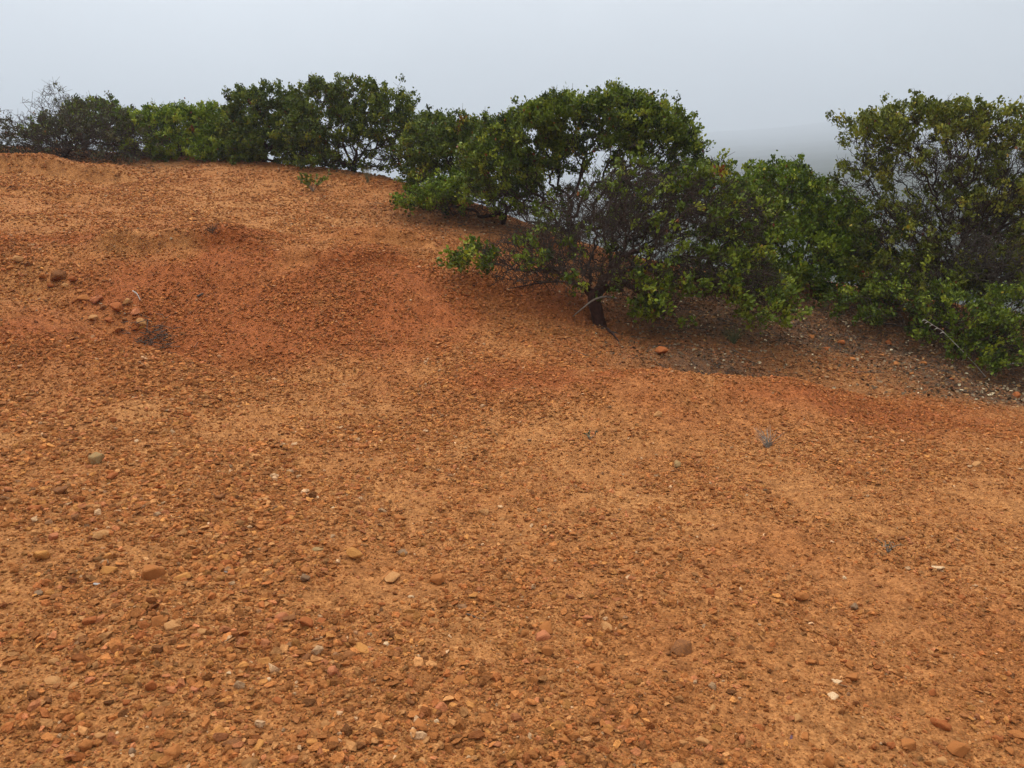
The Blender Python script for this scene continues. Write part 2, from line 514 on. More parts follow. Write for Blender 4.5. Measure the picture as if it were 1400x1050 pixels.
def tube(pts, radii, sides=7, rough=.0, seed=0):
    pts = np.asarray(pts, float); n = len(pts)
    rr = np.random.default_rng(seed)
    T = unit(np.gradient(pts, axis=0))
    u = unit(np.cross(T[0], [0.31, .2, .93]))
    V = []
    for k in range(n):
        u = unit(u - T[k] * (u @ T[k])); v = np.cross(T[k], u)
        a = np.arange(sides) * 2 * math.pi / sides
        r = radii[k] * (1 + rough * rr.normal(size=sides))
        V.append(pts[k] + (u[None] * np.cos(a)[:, None] + v[None] * np.sin(a)[:, None]) * r[:, None])
    V.append(pts[:1] - T[0] * radii[0] * .3); V.append(pts[-1:] + T[-1] * radii[-1] * .6)
    V = np.concatenate(V)
    F = []
    for k in range(n - 1):
        for s in range(sides):
            F.append((k * sides + s, k * sides + (s + 1) % sides, (k + 1) * sides + (s + 1) % sides, (k + 1) * sides + s))
    c0, c1 = n * sides, n * sides + 1
    for s in range(sides):
        F.append((c0, (s + 1) % sides, s)); F.append((c1, (n - 1) * sides + s, (n - 1) * sides + (s + 1) % sides))
    return V, F

def leaves(base, direc, length, width, rr, fold=.25):
    """Oval folded leaves: base point, direction, length, half width."""
    n = len(base)
    d = unit(direc)
    side = unit(np.cross(d, unit(rr.normal(size=(n, 3)) + np.array([0, 0, .6]))))
    nor = np.cross(side, d)
    l, w = length[:, None], width[:, None]
    prof = ((.0, 0), (.32, .85), (.72, .8), (1.0, 0))
    mid = [base, base + d * l]
    L1 = base + d * l * .30 + side * w * .85 + nor * w * fold
    L2 = base + d * l * .74 + side * w * .78 + nor * w * fold
    R1 = base + d * l * .30 - side * w * .85 + nor * w * fold
    R2 = base + d * l * .74 - side * w * .78 + nor * w * fold
    V = np.stack([base, base + d * l, L1, L2, R1, R2], 1).reshape(-1, 3)
    o = (np.arange(n) * 6)[:, None]
    F = np.concatenate([o + np.array([[0, 2, 3, 1]]), o + np.array([[0, 1, 5, 4]])], 0)
    return V, F

SHRUB_NO = [0]
def shrub(name, base, blobs, label, cat, leafmat, group=None, trunk_r=.05, tuft_d=60, leaves_per=26, leaf=.05, twig_d=25,
          bark=M_BARK, twig=M_TWIG, bf=.35, trunk=None, jitter=.5, shell=(.80, 1.0), low=-.35, tuft_r=.07, tint_bias=0.0, lean_up=.8, dead_tips=.15, clump=.088):
    """blobs: (px, py, half width px, half height px, distance, half depth m, leafiness) - parts of the crown."""
    SHRUB_NO[0] += 1
    rr = np.random.default_rng(100 + SHRUB_NO[0])
    base = np.asarray(base, float)
    root = empty(name, base); tag(root, label, cat, group)
    C, R, W = [], [], []
    for (px, py, rx, ry, d, rd, w) in blobs:
        py = py + 7 if py < 205 else py
        C.append(at(px, py, d)); s = d / FPX
        R.append((rx * s, rd, ry * s)); W.append(w)
    C, R = np.array(C), np.array(R)
    # trunk points
    if trunk is None:
        top = base * .55 + C.mean(0) * .45
        top = base + (top - base) * .3; top[2] = base[2] + .16
        trunk = [base - [0, 0, .12], base + [0, 0, .03], base + (top - base) * .5 + rr.normal(size=3) * .02, top]
    trunk = np.asarray(trunk, float)
    nodes = [trunk]
    kinds = [np.zeros(len(trunk))]
    # limbs reach for each part of the crown
    for c, r in zip(C, R):
        a = trunk[-1] if rr.random() < .6 else trunk[-2]
        a = a + rr.normal(size=3) * [.10, .10, .0]
        m = 6
        t = np.linspace(.18, 1, m)[:, None]
        dist = np.linalg.norm(c - a)
        bow = np.array([0, 0, -1.0]) * dist * .10 * rr.random()
        p = a + (c - a) * t + bow * np.sin(t * math.pi) + rr.normal(size=(m, 3)) * .06 * dist * .5 * np.minimum(t * 2, 1)
        nodes.append(p); kinds.append(np.zeros(m))
    tufts, axes, leafy = [], [], []
    for c, r, w in zip(C, R, W):
        area = 4 * math.pi * ((r[0] * r[1]) ** 1.6 / 3 + (r[0] * r[2]) ** 1.6 / 3 + (r[1] * r[2]) ** 1.6 / 3) ** (1 / 1.6)
        n = int(area * tuft_d * 1.45)
        per = 5
        dirs = unit(rr.normal(size=(max(4, n // per) * 3, 3)))
        dirs = dirs[dirs[:, 2] > low][:max(4, n // per)]
        lump = .96 + .16 * np.sin(dirs[:, 0] * 5.1 + c[0] * 7) * np.sin(dirs[:, 1] * 4.3 + c[1] * 3) + .12 * np.sin(dirs[:, 2] * 7.7 + dirs[:, 0] * 6 + c[2] * 9)
        rad_ = rr.uniform(shell[0], shell[1], len(dirs)) * lump
        p = c + dirs * r * rad_[:, None]
        p = np.repeat(p, per, 0); dirs = np.repeat(dirs, per, 0)
        p = p + rr.normal(size=p.shape) * np.array([.085, .085, .05]) * (clump / .085)
        # not deep inside a neighbouring part
        keep = np.ones(len(p), bool)
        for c2, r2 in zip(C, R):
            if c2 is c: continue
            keep &= (((p - c2) / r2) ** 2).sum(1) > .42
        p, dd = p[keep], dirs[keep]
        nodes.append(p); kinds.append(np.where(rr.random(len(p)) < min(w, 1), 2, 1)); 
        tufts.append(p)
        ni = int(4.19 * r[0] * r[1] * r[2] * twig_d)
        q = c + unit(rr.normal(size=(ni, 3))) * (rr.random((ni, 1)) ** .4) * r * .8
        nodes.append(q); kinds.append(np.where(rr.random(ni) < dead_tips, 1, 0))
    P = np.concatenate(nodes); K = np.concatenate(kinds)
    g = base_z(P[:, 0], P[:, 1]) + .06
    ok = P[:, 2] > g
    ok[:len(trunk)] = True
    P, K = P[ok], K[ok]
    par, order = grow(P, len(trunk), bf)
    n = len(P)
    cnt = np.zeros(n); 
    has = np.zeros(n, bool); has[par[par >= 0]] = True
    for k in reversed(order):
        if not has[k]: cnt[k] += 1
        if par[k] >= 0: cnt[par[k]] += cnt[k]
    rmin = .0028
    rd_ = np.maximum(trunk_r * (cnt / cnt[0]) ** .5, rmin)
    # thick limbs: their own chains; thin twigs: tapered pieces
    TH = max(.013, trunk_r * .27)
    thick = rd_ >= TH
    main = np.full(n, -1)
    for k in order:
        pk = par[k]
        if pk >= 0 and (main[pk] < 0 or cnt[k] > cnt[main[pk]]): main[pk] = k
    B = Vector(base)
    made = 0
    for k in order:
        pk = par[k]
        if not thick[k] or not (pk < 0 or main[pk] != k): continue
        chain = ([pk] if pk >= 0 else []) + [k]
        j = main[k]
        while j >= 0 and thick[j]:
            chain.append(j); j = main[j]
        if j >= 0: chain.append(j)
        pts = P[chain]; rads = rd_[chain].copy()
        if pk >= 0: rads[0] = rads[1]
        # smooth and wobble
        m = len(pts); tt = np.linspace(0, m - 1, (m - 1) * 4 + 1)
        sp = np.empty((len(tt), 3))
        for i, t in enumerate(tt):
            i1 = min(int(t), m - 2); f = t - i1
            p0, p1, p2, p3 = pts[max(i1 - 1, 0)], pts[i1], pts[i1 + 1], pts[min(i1 + 2, m - 1)]
            sp[i] = .5 * (2 * p1 + (p2 - p0) * f + (2 * p0 - 5 * p1 + 4 * p2 - p3) * f * f + (3 * p1 - p0 - 3 * p2 + p3) * f ** 3)
        sr = np.interp(tt, np.arange(m), rads)
        if pk < 0: sr[:4] *= np.linspace(1.35, 1.0, 4)
        V, F = tube(sp - base, sr, 8 if sr[0] > .03 else 6, .07, made)
        obj_from('trunk' if pk < 0 else 'limb', V, F, bark, root, smooth=True)
        made += 1
    e = np.array([k for k in range(n) if par[k] >= 0 and not (thick[k] and thick[par[k]])])
    A, Bp = P[par[e]] - base, P[e] - base
    ra, rb = np.minimum(rd_[par[e]], rd_[e] * 1.5), rd_[e]
    ln = np.linalg.norm(Bp - A, axis=1, keepdims=True)
    m1 = A + (Bp - A) * .36 + rr.normal(size=A.shape) * ln * .07 * jitter * 2
    m2 = A + (Bp - A) * .70 + rr.normal(size=A.shape) * ln * .07 * jitter * 2
    r1, r2 = ra * .7 + rb * .3, ra * .35 + rb * .65
    AA = np.concatenate([A, m1, m2]); BB = np.concatenate([m1, m2, Bp])
    V, F = frusta(AA, BB, np.concatenate([ra, r1, r2]), np.concatenate([r1, r2, rb]), 4)
    # side twiglets
    nt = int(len(e) * 1.1)
    s = rr.integers(0, len(e), nt)
    tpos = m1[s] + (m2[s] - m1[s]) * rr.random((nt, 1))
    tdir = unit(unit(Bp[s] - A[s]) * .6 + rr.normal(size=(nt, 3)) * .8 + np.array([0, 0, .25]))
    tl = rr.uniform(.05, .17, nt)
    V2, F2 = frusta(tpos, tpos + tdir * tl[:, None], np.full(nt, .0030), np.full(nt, .0016), 3)
    tag(obj_from('twigs', np.concatenate([V, V2]), np.concatenate([F, F2 + len(V)]), twig, root), kind='stuff')
    # foliage: rosettes of oval leaves at the twig ends
    tip = np.where(K == 2)[0]
    if leaves_per and len(tip):
        cc = C.mean(0)
        m = np.maximum(3, rr.poisson(leaves_per * 1.5, len(tip)))
        rep = np.repeat(np.arange(len(tip)), m)
        ctr = P[tip][rep]
        ax = unit(P[tip] - P[par[tip]]) * .5 + unit(P[tip] - cc) * .35 + np.array([0, 0, lean_up]) + rr.normal(size=(len(tip), 3)) * .2
        ax = unit(ax)[rep]
        off = rr.normal(size=(len(rep), 3)) * tuft_r * .42
        spray = unit(ax * .80 + unit(rr.normal(size=off.shape)) * .72)
        bpos = ctr + off - spray * leaf * .3 - base
        ll = rr.uniform(.55, 1.3, len(rep)) * leaf * .76
        V, F = leaves(bpos, spray, ll, ll * rr.uniform(.30, .38, len(rep)), rr)
        tuft_t = rr.normal(.0, .23, len(tip))[rep]
        t = np.clip(.46 + tint_bias + tuft_t + rr.normal(0, .075, len(rep)), 0, .88)
        dry = rr.random(len(rep)) < .012
        t[dry] = rr.uniform(.93, 1.0, dry.sum())
        drytuft = (rr.random(len(tip)) < .003)[rep]
        t[drytuft] = rr.uniform(.92, 1.0, drytuft.sum())
        tag(obj_from('foliage', V, F, leafmat, root, attrs={'tint': np.repeat(t, 6)}), kind='stuff')
    return root

def on_ground(px, d):
    x = at(px, 400, d)[0]
    return np.array([x, d, gz(x, d)])

G_RIDGE = 'shrubs along the ridge'
shrub('grey_shrub', on_ground(112, 15.6),
      [(112,192,100,34,15.6,1.0,.16),(55,182,56,34,15.4,.7,.12),(120,165,60,34,15.7,.7,.30),(190,192,48,30,15.5,.6,.10),(85,140,40,26,15.8,.5,.03),(30,192,30,22,15.5,.5,.2),(110,212,100,16,15.4,.8,.05)],
      'half-bare grey twiggy shrub with sparse dull leaves at the ridge end', 'shrub', M_LEAF_GREY, trunk_r=.05, tuft_d=60, leaves_per=12, leaf=.05,
      twig_d=420, bark=M_BARK, twig=M_TWIG, bf=.22, low=-.6, dead_tips=.9, lean_up=.5)
shrub('manzanita_shrub', on_ground(138, 17.4),
      [(150,162,32,26,17.4,.5,1),(125,156,32,24,17.4,.5,1),(75,178,36,20,17.5,.5,.6)],
      'fresh green shrub showing behind the grey twiggy shrub', 'shrub', M_LEAF_BRIGHT, G_RIDGE, trunk_r=.05, tuft_d=60, leaves_per=24, leaf=.06, low=-.8, twig_d=40)
shrub('manzanita_shrub', on_ground(262, 16.3),
      [(212,182,44,36,16.3,.7,1),(262,178,56,36,16.2,.8,1),(318,196,42,28,15.9,.6,1),(300,172,44,28,16.4,.7,1),(235,165,45,24,16.5,.6,1),(265,205,75,18,15.9,.6,1)],
      'low dense bright green shrub on the ridge beside the grey shrub', 'shrub', M_LEAF_BRIGHT, G_RIDGE, trunk_r=.05, tuft_d=62, leaves_per=24, leaf=.06, low=-.9, twig_d=40, tint_bias=.13)
shrub('manzanita_shrub', on_ground(372, 15.9),
      [(342,142,26,22,15.9,.5,1),(378,136,32,22,15.9,.6,1),(352,175,42,34,15.8,.7,1),(400,172,36,38,15.9,.7,1),(365,208,50,22,15.6,.7,1),(410,210,35,22,15.7,.6,.8)],
      'dark green shrub between the low bright shrub and the tallest ridge shrub', 'shrub', M_LEAF_DARK, G_RIDGE, trunk_r=.05, tuft_d=60, leaves_per=22, leaf=.058, low=-.7, twig_d=45)
shrub('manzanita_shrub', on_ground(490, 15.0),
      [(440,135,32,26,15.1,.5,.9),(485,122,36,20,15.0,.5,.9),(538,137,26,18,15.0,.45,.9),(450,172,46,32,14.9,.7,.9),(525,172,42,30,15.0,.7,.9),(560,195,30,34,14.9,.5,.75),(430,200,34,34,15.0,.5,.75),(490,165,40,25,15,.5,.8),(545,225,50,18,14.7,.5,.35),(440,225,34,14,14.8,.5,.4),(495,210,50,24,15.0,.5,.12),(470,222,30,14,14.7,.4,.3)],
      'tallest ridge shrub with bare stems and white sky showing through below', 'shrub', M_LEAF_DARK, G_RIDGE, trunk_r=.05, tuft_d=56, leaves_per=20, leaf=.056, low=-.5, twig_d=70, tint_bias=.02, dead_tips=.4)
shrub('manzanita_shrub', on_ground(628, 13.6),
      [(598,175,36,24,13.7,.5,1),(645,180,40,24,13.6,.6,1),(612,208,50,30,13.5,.6,1),(668,205,40,36,13.6,.6,1),(575,200,30,32,13.9,.4,.9),(600,240,50,18,13.3,.5,.7),(690,240,50,26,13.2,.5,.6)],
      'rounded green shrub between the tallest ridge shrub and the domed manzanita', 'shrub', M_LEAF_DARK, G_RIDGE, trunk_r=.05, tuft_d=60, leaves_per=22, leaf=.055, low=-.6, twig_d=60, tint_bias=.06, dead_tips=.4)
b = on_ground(782, 11.3)
shrub('manzanita_tree', b,
      [(715,182,50,34,11.4,.7,1),(785,158,60,32,11.3,.8,1),(850,150,52,26,11.3,.7,1),(900,176,44,32,11.2,.7,1),(938,208,24,18,11.1,.4,.9),(690,222,56,34,11.4,.6,.9),(830,190,70,22,11.4,.6,.6),(755,205,50,20,11.5,.5,.5),(885,212,50,20,11.3,.5,.5),
       (738,222,32,40,11.4,.5,.9),(795,222,60,26,11.4,.5,.3),(690,262,50,24,11.3,.5,.4),(900,262,80,34,11.2,.6,.35),(780,285,80,34,11.0,.6,.10),(940,235,30,18,11.2,.4,.5),(900,310,90,45,10.9,.6,.35),(800,325,80,35,10.8,.5,.15)],
      'large domed manzanita with forked trunk, behind the manzanita on the bank', 'tree', M_LEAF_MID, trunk_r=.06, tuft_d=66, leaves_per=22, leaf=.052, low=-.3, twig_d=70, dead_tips=.5,
      trunk=[b - [0, 0, .15], b + [.0, 0, .15], b + [-.03, 0, .30], b + [-.06, 0, .45]])
shrub('manzanita_shrub', on_ground(688, 12.3),
      [(588,264,38,16,12.3,.5,1),(640,258,44,15,12.4,.5,1),(650,283,70,18,12.1,.5,.12),(715,280,50,26,12.0,.5,.2),(572,280,22,10,12.2,.3,.9)],
      'low spreading shrub skirt with green tips over dark twigs on the bank', 'shrub', M_LEAF_BRIGHT, trunk_r=.04, tuft_d=70, leaves_per=20, leaf=.052, low=-.4, twig_d=420, dead_tips=.95, bf=.2)
b = hit(822, 446)
BANK_TREE = shrub('manzanita_tree', b,
      [(652,352,34,15,9.0,.4,.8),(700,352,50,26,9.0,.5,.10),(745,335,66,42,9.2,.6,.05),(830,298,85,50,9.2,.7,.04),(800,368,90,32,8.8,.6,.12),(925,290,70,50,9.2,.7,.16),
       (960,250,50,30,9.3,.5,.5),(955,375,72,38,8.9,.6,.30),(1030,385,50,44,8.8,.6,.6),(905,415,32,28,8.6,.4,.75),(1010,300,52,48,9.2,.6,.28),(870,252,60,36,9.4,.6,.12),(890,345,70,40,9.0,.6,.15),(1050,420,36,22,8.6,.4,.7),(735,375,70,18,8.8,.5,.06),(870,390,50,24,8.8,.4,.3)],
      'twiggy manzanita with dark trunk rooted in the eroded bank', 'tree', M_LEAF_MID, trunk_r=.07, tuft_d=56, leaves_per=18, leaf=.055, low=-.6, twig_d=1000, dead_tips=.92,
      twig=M_TWIG, trunk=[b - [0, 0, .12], b + [-.05, .0, .16], b + [-.08, .02, .30], b + [.0, .05, .42]], bf=.2, tint_bias=.05)
shrub('manzanita_shrub', on_ground(1085, 11.2),
      [(1058,252,56,30,11.2,.7,1),(1108,285,54,40,11.2,.7,1),(1018,305,52,46,11.1,.6,1),(1085,345,84,50,10.9,.8,1),(1155,330,46,44,11.0,.6,.9),(1065,398,70,36,10.5,.5,.9),(1160,385,60,40,10.5,.5,.8),(1000,370,50,40,10.6,.5,.9)],
      'dense leafy bright green shrub behind the twiggy bank manzanita', 'shrub', M_LEAF_BRIGHT, trunk_r=.05, tuft_d=66, leaves_per=22, leaf=.052, low=-.7, twig_d=50, tint_bias=-.02)
b = on_ground(1295, 10.5)
shrub('manzanita_tree', b,
      [(1198,182,44,34,10.5,.6,.75),(1258,158,46,24,10.5,.6,.9),(1330,162,50,26,10.5,.6,.85),(1395,162,46,32,10.4,.6,.9),(1460,185,60,50,10.5,.7,.9),(1285,225,95,46,10.4,.8,.22),(1178,250,36,36,10.5,.5,.22),
       (1375,245,80,50,10.4,.8,.35),(1225,320,64,44,10.3,.7,.25),(1330,310,90,48,10.2,.7,.2),(1440,300,70,70,10.2,.8,.5),(1250,380,80,38,10.0,.6,.6),(1390,370,80,44,10.0,.6,.5),(1200,340,60,50,10.4,.6,.6),(1320,390,90,40,10.6,.6,.7),(1400,320,80,60,10.9,.6,.6),(1290,290,80,40,10.9,.6,.35)],
      'broad manzanita with open branching crown at the fog side of the slope', 'tree', M_LEAF_OLIVE, trunk_r=.075, tuft_d=52, leaves_per=20, leaf=.052, low=-.5, twig_d=420, dead_tips=.85, tint_bias=.06,
      trunk=[b - [0, 0, .2], b + [.0, 0, .18], b + [.04, 0, .36], b + [.0, 0, .55]])
shrub('manzanita_shrub', on_ground(1320, 9.1),
      [(1235,425,50,28,9.3,.5,.6),(1300,440,60,36,9.1,.6,.7),(1370,462,54,38,8.8,.6,.8),(1160,420,40,22,9.6,.4,.7),(1410,420,50,36,9.0,.6,.7),(1240,385,60,28,9.6,.5,.5),(1330,482,40,20,8.6,.4,.7),(1420,480,40,26,8.5,.4,.7)],
      'low sprawling green shrub over leaf litter beneath the broad manzanita', 'shrub', M_LEAF_MID, trunk_r=.04, tuft_d=52, leaves_per=18, leaf=.05, low=-.6, twig_d=220, dead_tips=.8)
shrub('dead_brush', on_ground(1350, 9.7),
      [(1335,350,58,44,9.7,.5,0),(1385,375,50,35,9.6,.5,0)],
      'tangle of dead dark grey brush inside the broad manzanita', 'dead brush', M_LEAF_GREY, trunk_r=.03, tuft_d=60, leaves_per=0, twig_d=900, bark=M_DEAD, twig=M_DEAD, dead_tips=1, low=-1, shell=(.3, 1), bf=.15)

# ------------------------------------------------------------------ stones
def rock_mesh(name, seed, flat=.55, npts=15, mat=None, bev=0.0):
    rr = random.Random(seed)
    bm = bmesh.new()
    sx, sy, sz = 1.0, rr.uniform(.6, .9), flat * rr.uniform(.75, 1.15)
    for _ in range(npts):
        while True:
            v = Vector((rr.uniform(-1, 1), rr.uniform(-1, 1), rr.uniform(-1, 1)))
            if .72 < v.length < 1.12: break
        bm.verts.new((v.x * sx * .5, v.y * sy * .5, v.z * sz * .5))
    r = bmesh.ops.convex_hull(bm, input=bm.verts)
    bmesh.ops.delete(bm, geom=[g for g in r['geom_interior'] if isinstance(g, bmesh.types.BMVert)], context='VERTS')
    bmesh.ops.dissolve_limit(bm, angle_limit=rad(9), verts=bm.verts, edges=bm.edges)
    if bev:
        bmesh.ops.bevel(bm, geom=list(bm.edges), offset=bev, segments=1, affect='EDGES', profile=.6)
    bmesh.ops.triangulate(bm, faces=bm.faces)
    me = bpy.data.meshes.new(name); bm.to_mesh(me); bm.free()
    if mat: me.materials.append(mat)
    return me

PAL = {'ochre': (.44, .198, .055), 'orange_brown': (.33, .122, .036), 'rust': (.285, .084, .026), 'dark_brown': (.17, .070, .028), 'tan': (.41, .205, .078),
       'salmon': (.42, .150, .068), 'cream': (.58, .40, .23), 'grey': (.19, .125, .075), 'pale_blue_grey': (.33, .33, .32), 'purple': (.085, .055, .085), 'olive_grey': (.28, .19, .085), 'charcoal': (.03, .025, .022)}
M_ROCK = {k: rock_material(k + '_stone', c) for k, c in PAL.items()}
BIG = {}
def big_mesh(col, k, flat):
    key = (col, k, flat)
    if key not in BIG: BIG[key] = rock_mesh('stone', hash(key[1]) % 1000 + int(flat * 100) * 7, flat, 17, M_ROCK[col], .035)
    return BIG[key]

def stone(px, py, wpx, col, flat, label, group=None, name='stone', k=None, rz=None, lift=.55):
    p = hit(px, py)
    d = math.sqrt(p[0] ** 2 + p[1] ** 2 + (CAM_H - p[2]) ** 2)
    s = wpx * d / FPX
    k = k if k is not None else random.randrange(7)
    o = bpy.data.objects.new(name, big_mesh(col, k, flat)); COL.objects.link(o)
    o.location = (p[0], p[1], p[2] + s * flat * lift * .55)
    o.scale = (s, s, s)
    o.rotation_euler = (random.uniform(-.25, .25), random.uniform(-.25, .25), rz if rz is not None else random.uniform(0, 6.28))
    tag(o, label, 'stone', group)
    return o

SN = 'noted'
for a in [
    (485,762,25,'ochre',.7,'upright leaf-shaped ochre stone beside a small olive-grey stone'),
    (435,753,19,'olive_grey',.4,'small flat olive-grey stone beside the upright ochre stone'),
    (493,890,33,'ochre',.28,'flat yellow-ochre slab lying alone above finer grit'),
    (418,860,30,'rust',.7,'blocky rust-brown stone beside a smaller salmon stone'),
    (386,848,22,'salmon',.6,'salmon-brown stone beside the blocky rust-brown stone'),
    (741,874,30,'salmon',.5,'smooth orange stone just above a rounder brown stone'),
    (749,894,21,'orange_brown',.8,'round brown stone just below a smooth orange stone'),
    (575,994,34,'orange_brown',.4,'cracked broad brown slab with a small tan stone at its foot'),
    (581,1013,17,'tan',.5,'small tan stone at the foot of the cracked brown slab'),
    (598,798,26,'orange_brown',.8,'pyramid-shaped brown stone on the open gravel'),
    (535,790,36,'tan',.22,'long thin pale tan flake lying flat on gravel'),
    (457,924,24,'salmon',.7,'reddish stone split into two faces'),
    (602,970,20,'salmon',.55,'smooth rounded pinkish stone above the cracked slab'),
    (932,893,38,'dark_brown',.65,'biggest two-toned dark brown stone on the finer grit'),
    (815,916,25,'orange_brown',.6,'smooth brown stone half sunk beside the biggest dark stone'),
    (802,845,21,'salmon',.35,'flat pinkish-orange chip on fine grit'),
    (971,812,17,'rust',.6,'small brick-red angular stone alone on fine grit'),
    (1078,1010,20,'purple',.4,'dark purple-blue chip of stone'),
    (1088,985,18,'tan',.6,'pale tan stone with a dark gap beside the purple chip'),
    (1138,954,22,'cream',.3,'whitish crumbly stone set in the soil'),
    (1142,932,22,'cream',.2,'thin pinkish-white flake above the whitish crumbly stone'),
    (960,1017,22,'tan',.6,'angular tan stone on the bottom gravel'),
    (57,764,30,'ochre',.6,'bright ochre stone with a dark crack'),
    (208,792,36,'orange_brown',.65,'large brown slab leaning up from the gravel'),
    (247,793,30,'ochre',.5,'ochre-and-grey stone beside the large leaning slab'),
    (148,784,27,'ochre',.5,'blocky ochre stone beside a blue-grey chip'),
    (133,800,13,'pale_blue_grey',.35,'dull blue-grey chip below the blocky ochre stone'),
    (311,783,17,'pale_blue_grey',.3,'light blue-grey flake below a rust-red stone'),
    (309,774,22,'rust',.55,'rust-red stone above the light blue-grey flake'),
    (140,736,31,'tan',.45,'long tan stone among coarse brown gravel'),
    (73,738,17,'salmon',.7,'orange-red stone among coarse brown gravel'),
    (268,946,24,'salmon',.5,'salmon-pink stone with flat top'),
    (113,986,18,'ochre',.7,'small bright yellow-ochre stone'),
    (237,1035,28,'orange_brown',.7,'rounded brown stone at the bottom of the slope'),
    (322,1022,36,'dark_brown',.4,'long dark brown stone touching an ochre one'),
    (349,1026,28,'ochre',.45,'ochre stone touching a long dark brown one'),
    (126,935,18,'salmon',.7,'upright orange stone chip'),
    (217,856,26,'orange_brown',.6,'rounded brown stone in a cluster of three'),
    (236,861,24,'tan',.7,'tan wedge stone in a cluster of three'),
    (191,873,26,'rust',.5,'reddish flat stone in a cluster of three'),
    (275,867,16,'tan',.7,'pale tan chunk near a cluster of three stones'),
    (133,633,22,'olive_grey',.8,'tan pyramid stone above a squat brown one'),
    (153,655,20,'rust',.6,'squat brown stone below the tan pyramid stone'),
    (82,675,26,'dark_brown',.5,'dark flat stone casting shade on coarse gravel'),
    (925,640,16,'olive_grey',.9,'dull tan fin of stone standing in the gravel'),
    (1335,638,17,'tan',.4,'pale tan stone on the smooth slope'),
    (1282,778,21,'cream',.35,'pale pinkish flake near the grey sprig'),
    (905,486,24,'rust',.8,'smooth red clay lump behind the bank edge'),
    (158,428,26,'rust',.7,'round orange stone in the washed-out gully'),
    (133,412,26,'salmon',.4,'flat orange stone in the washed-out gully'),
    (186,430,18,'salmon',.6,'small orange stone in the washed-out gully'),
    (80,383,26,'dark_brown',.6,'brown stone higher up the washed-out gully'),
    (505,588,0,'',0,''),
]:
    if a[2]: stone(*a)

# further loose stones: several look-alike groups
LOOK = {'orange_brown': 'orange-brown', 'rust': 'rust-red', 'tan': 'pale tan', 'dark_brown': 'dark brown', 'cream': 'cream-white', 'grey': 'dull grey-brown'}
SHAPE = {.4: 'flat', .55: 'angular', .7: 'chunky'}
cols = list(LOOK); wts = [.40, .20, .16, .11, .09, .04]
def loose(px, py, w, c, flat, where):
    if c == 'cream':
        lab = 'tiny cream-white stone ' + where
    else:
        lab = ('small ' if w * (1 if py < 700 else .75) < 11 else 'sizeable ') + SHAPE[flat] + ' ' + LOOK[c] + ' stone ' + where
    stone(px, py, w, c, flat, lab, 'loose: ' + lab)
made = 0
while made < 225:
    px, py = random.uniform(5, 1395), random.uniform(525, 1046)
    if random.random() > (.45 + .55 * (py - 525) / 520) * (1.0 if px < 620 else .55): continue
    c = random.choices(cols, wts)[0]
    sc = .45 + .55 * (py - 500) / 550
    w = min(12 + random.expovariate(1 / 5.5), 32) * sc if c != 'cream' else random.uniform(8, 13) * sc
    where = 'on the gravel just below the bank' if py < 640 and px > 620 else 'on the gravel just below the gully' if py < 640 else 'among the coarse gravel' if px < 620 else 'on the finer grit'
    loose(px, py, w, c, random.choice([.4, .55, .7]), where)
    made += 1
for (px, py) in ((165,455),(150,440),(175,415),(110,400),(60,380),(40,365),(195,445),(128,437),(205,430),(90,392),(25,358),(140,425),(170,440),(115,412),(70,392),(185,452),(100,385),(15,368)):
    c = random.choice(['orange_brown', 'rust', 'tan', 'dark_brown'])
    loose(px, py, random.uniform(9, 18), c, random.choice([.55, .7]), 'in the washed-out gully')
for (px, py) in ((1185,483),(1205,487),(1150,470),(1225,500),(1262,498),(1165,492),(1300,520),(1110,462),(1130,478),(1215,470),(1245,512)):
    c = random.choice(['orange_brown', 'rust', 'tan'])
    loose(px, py, random.uniform(9, 17), c, random.choice([.4, .55]), 'on the rubble beside the leaf litter')

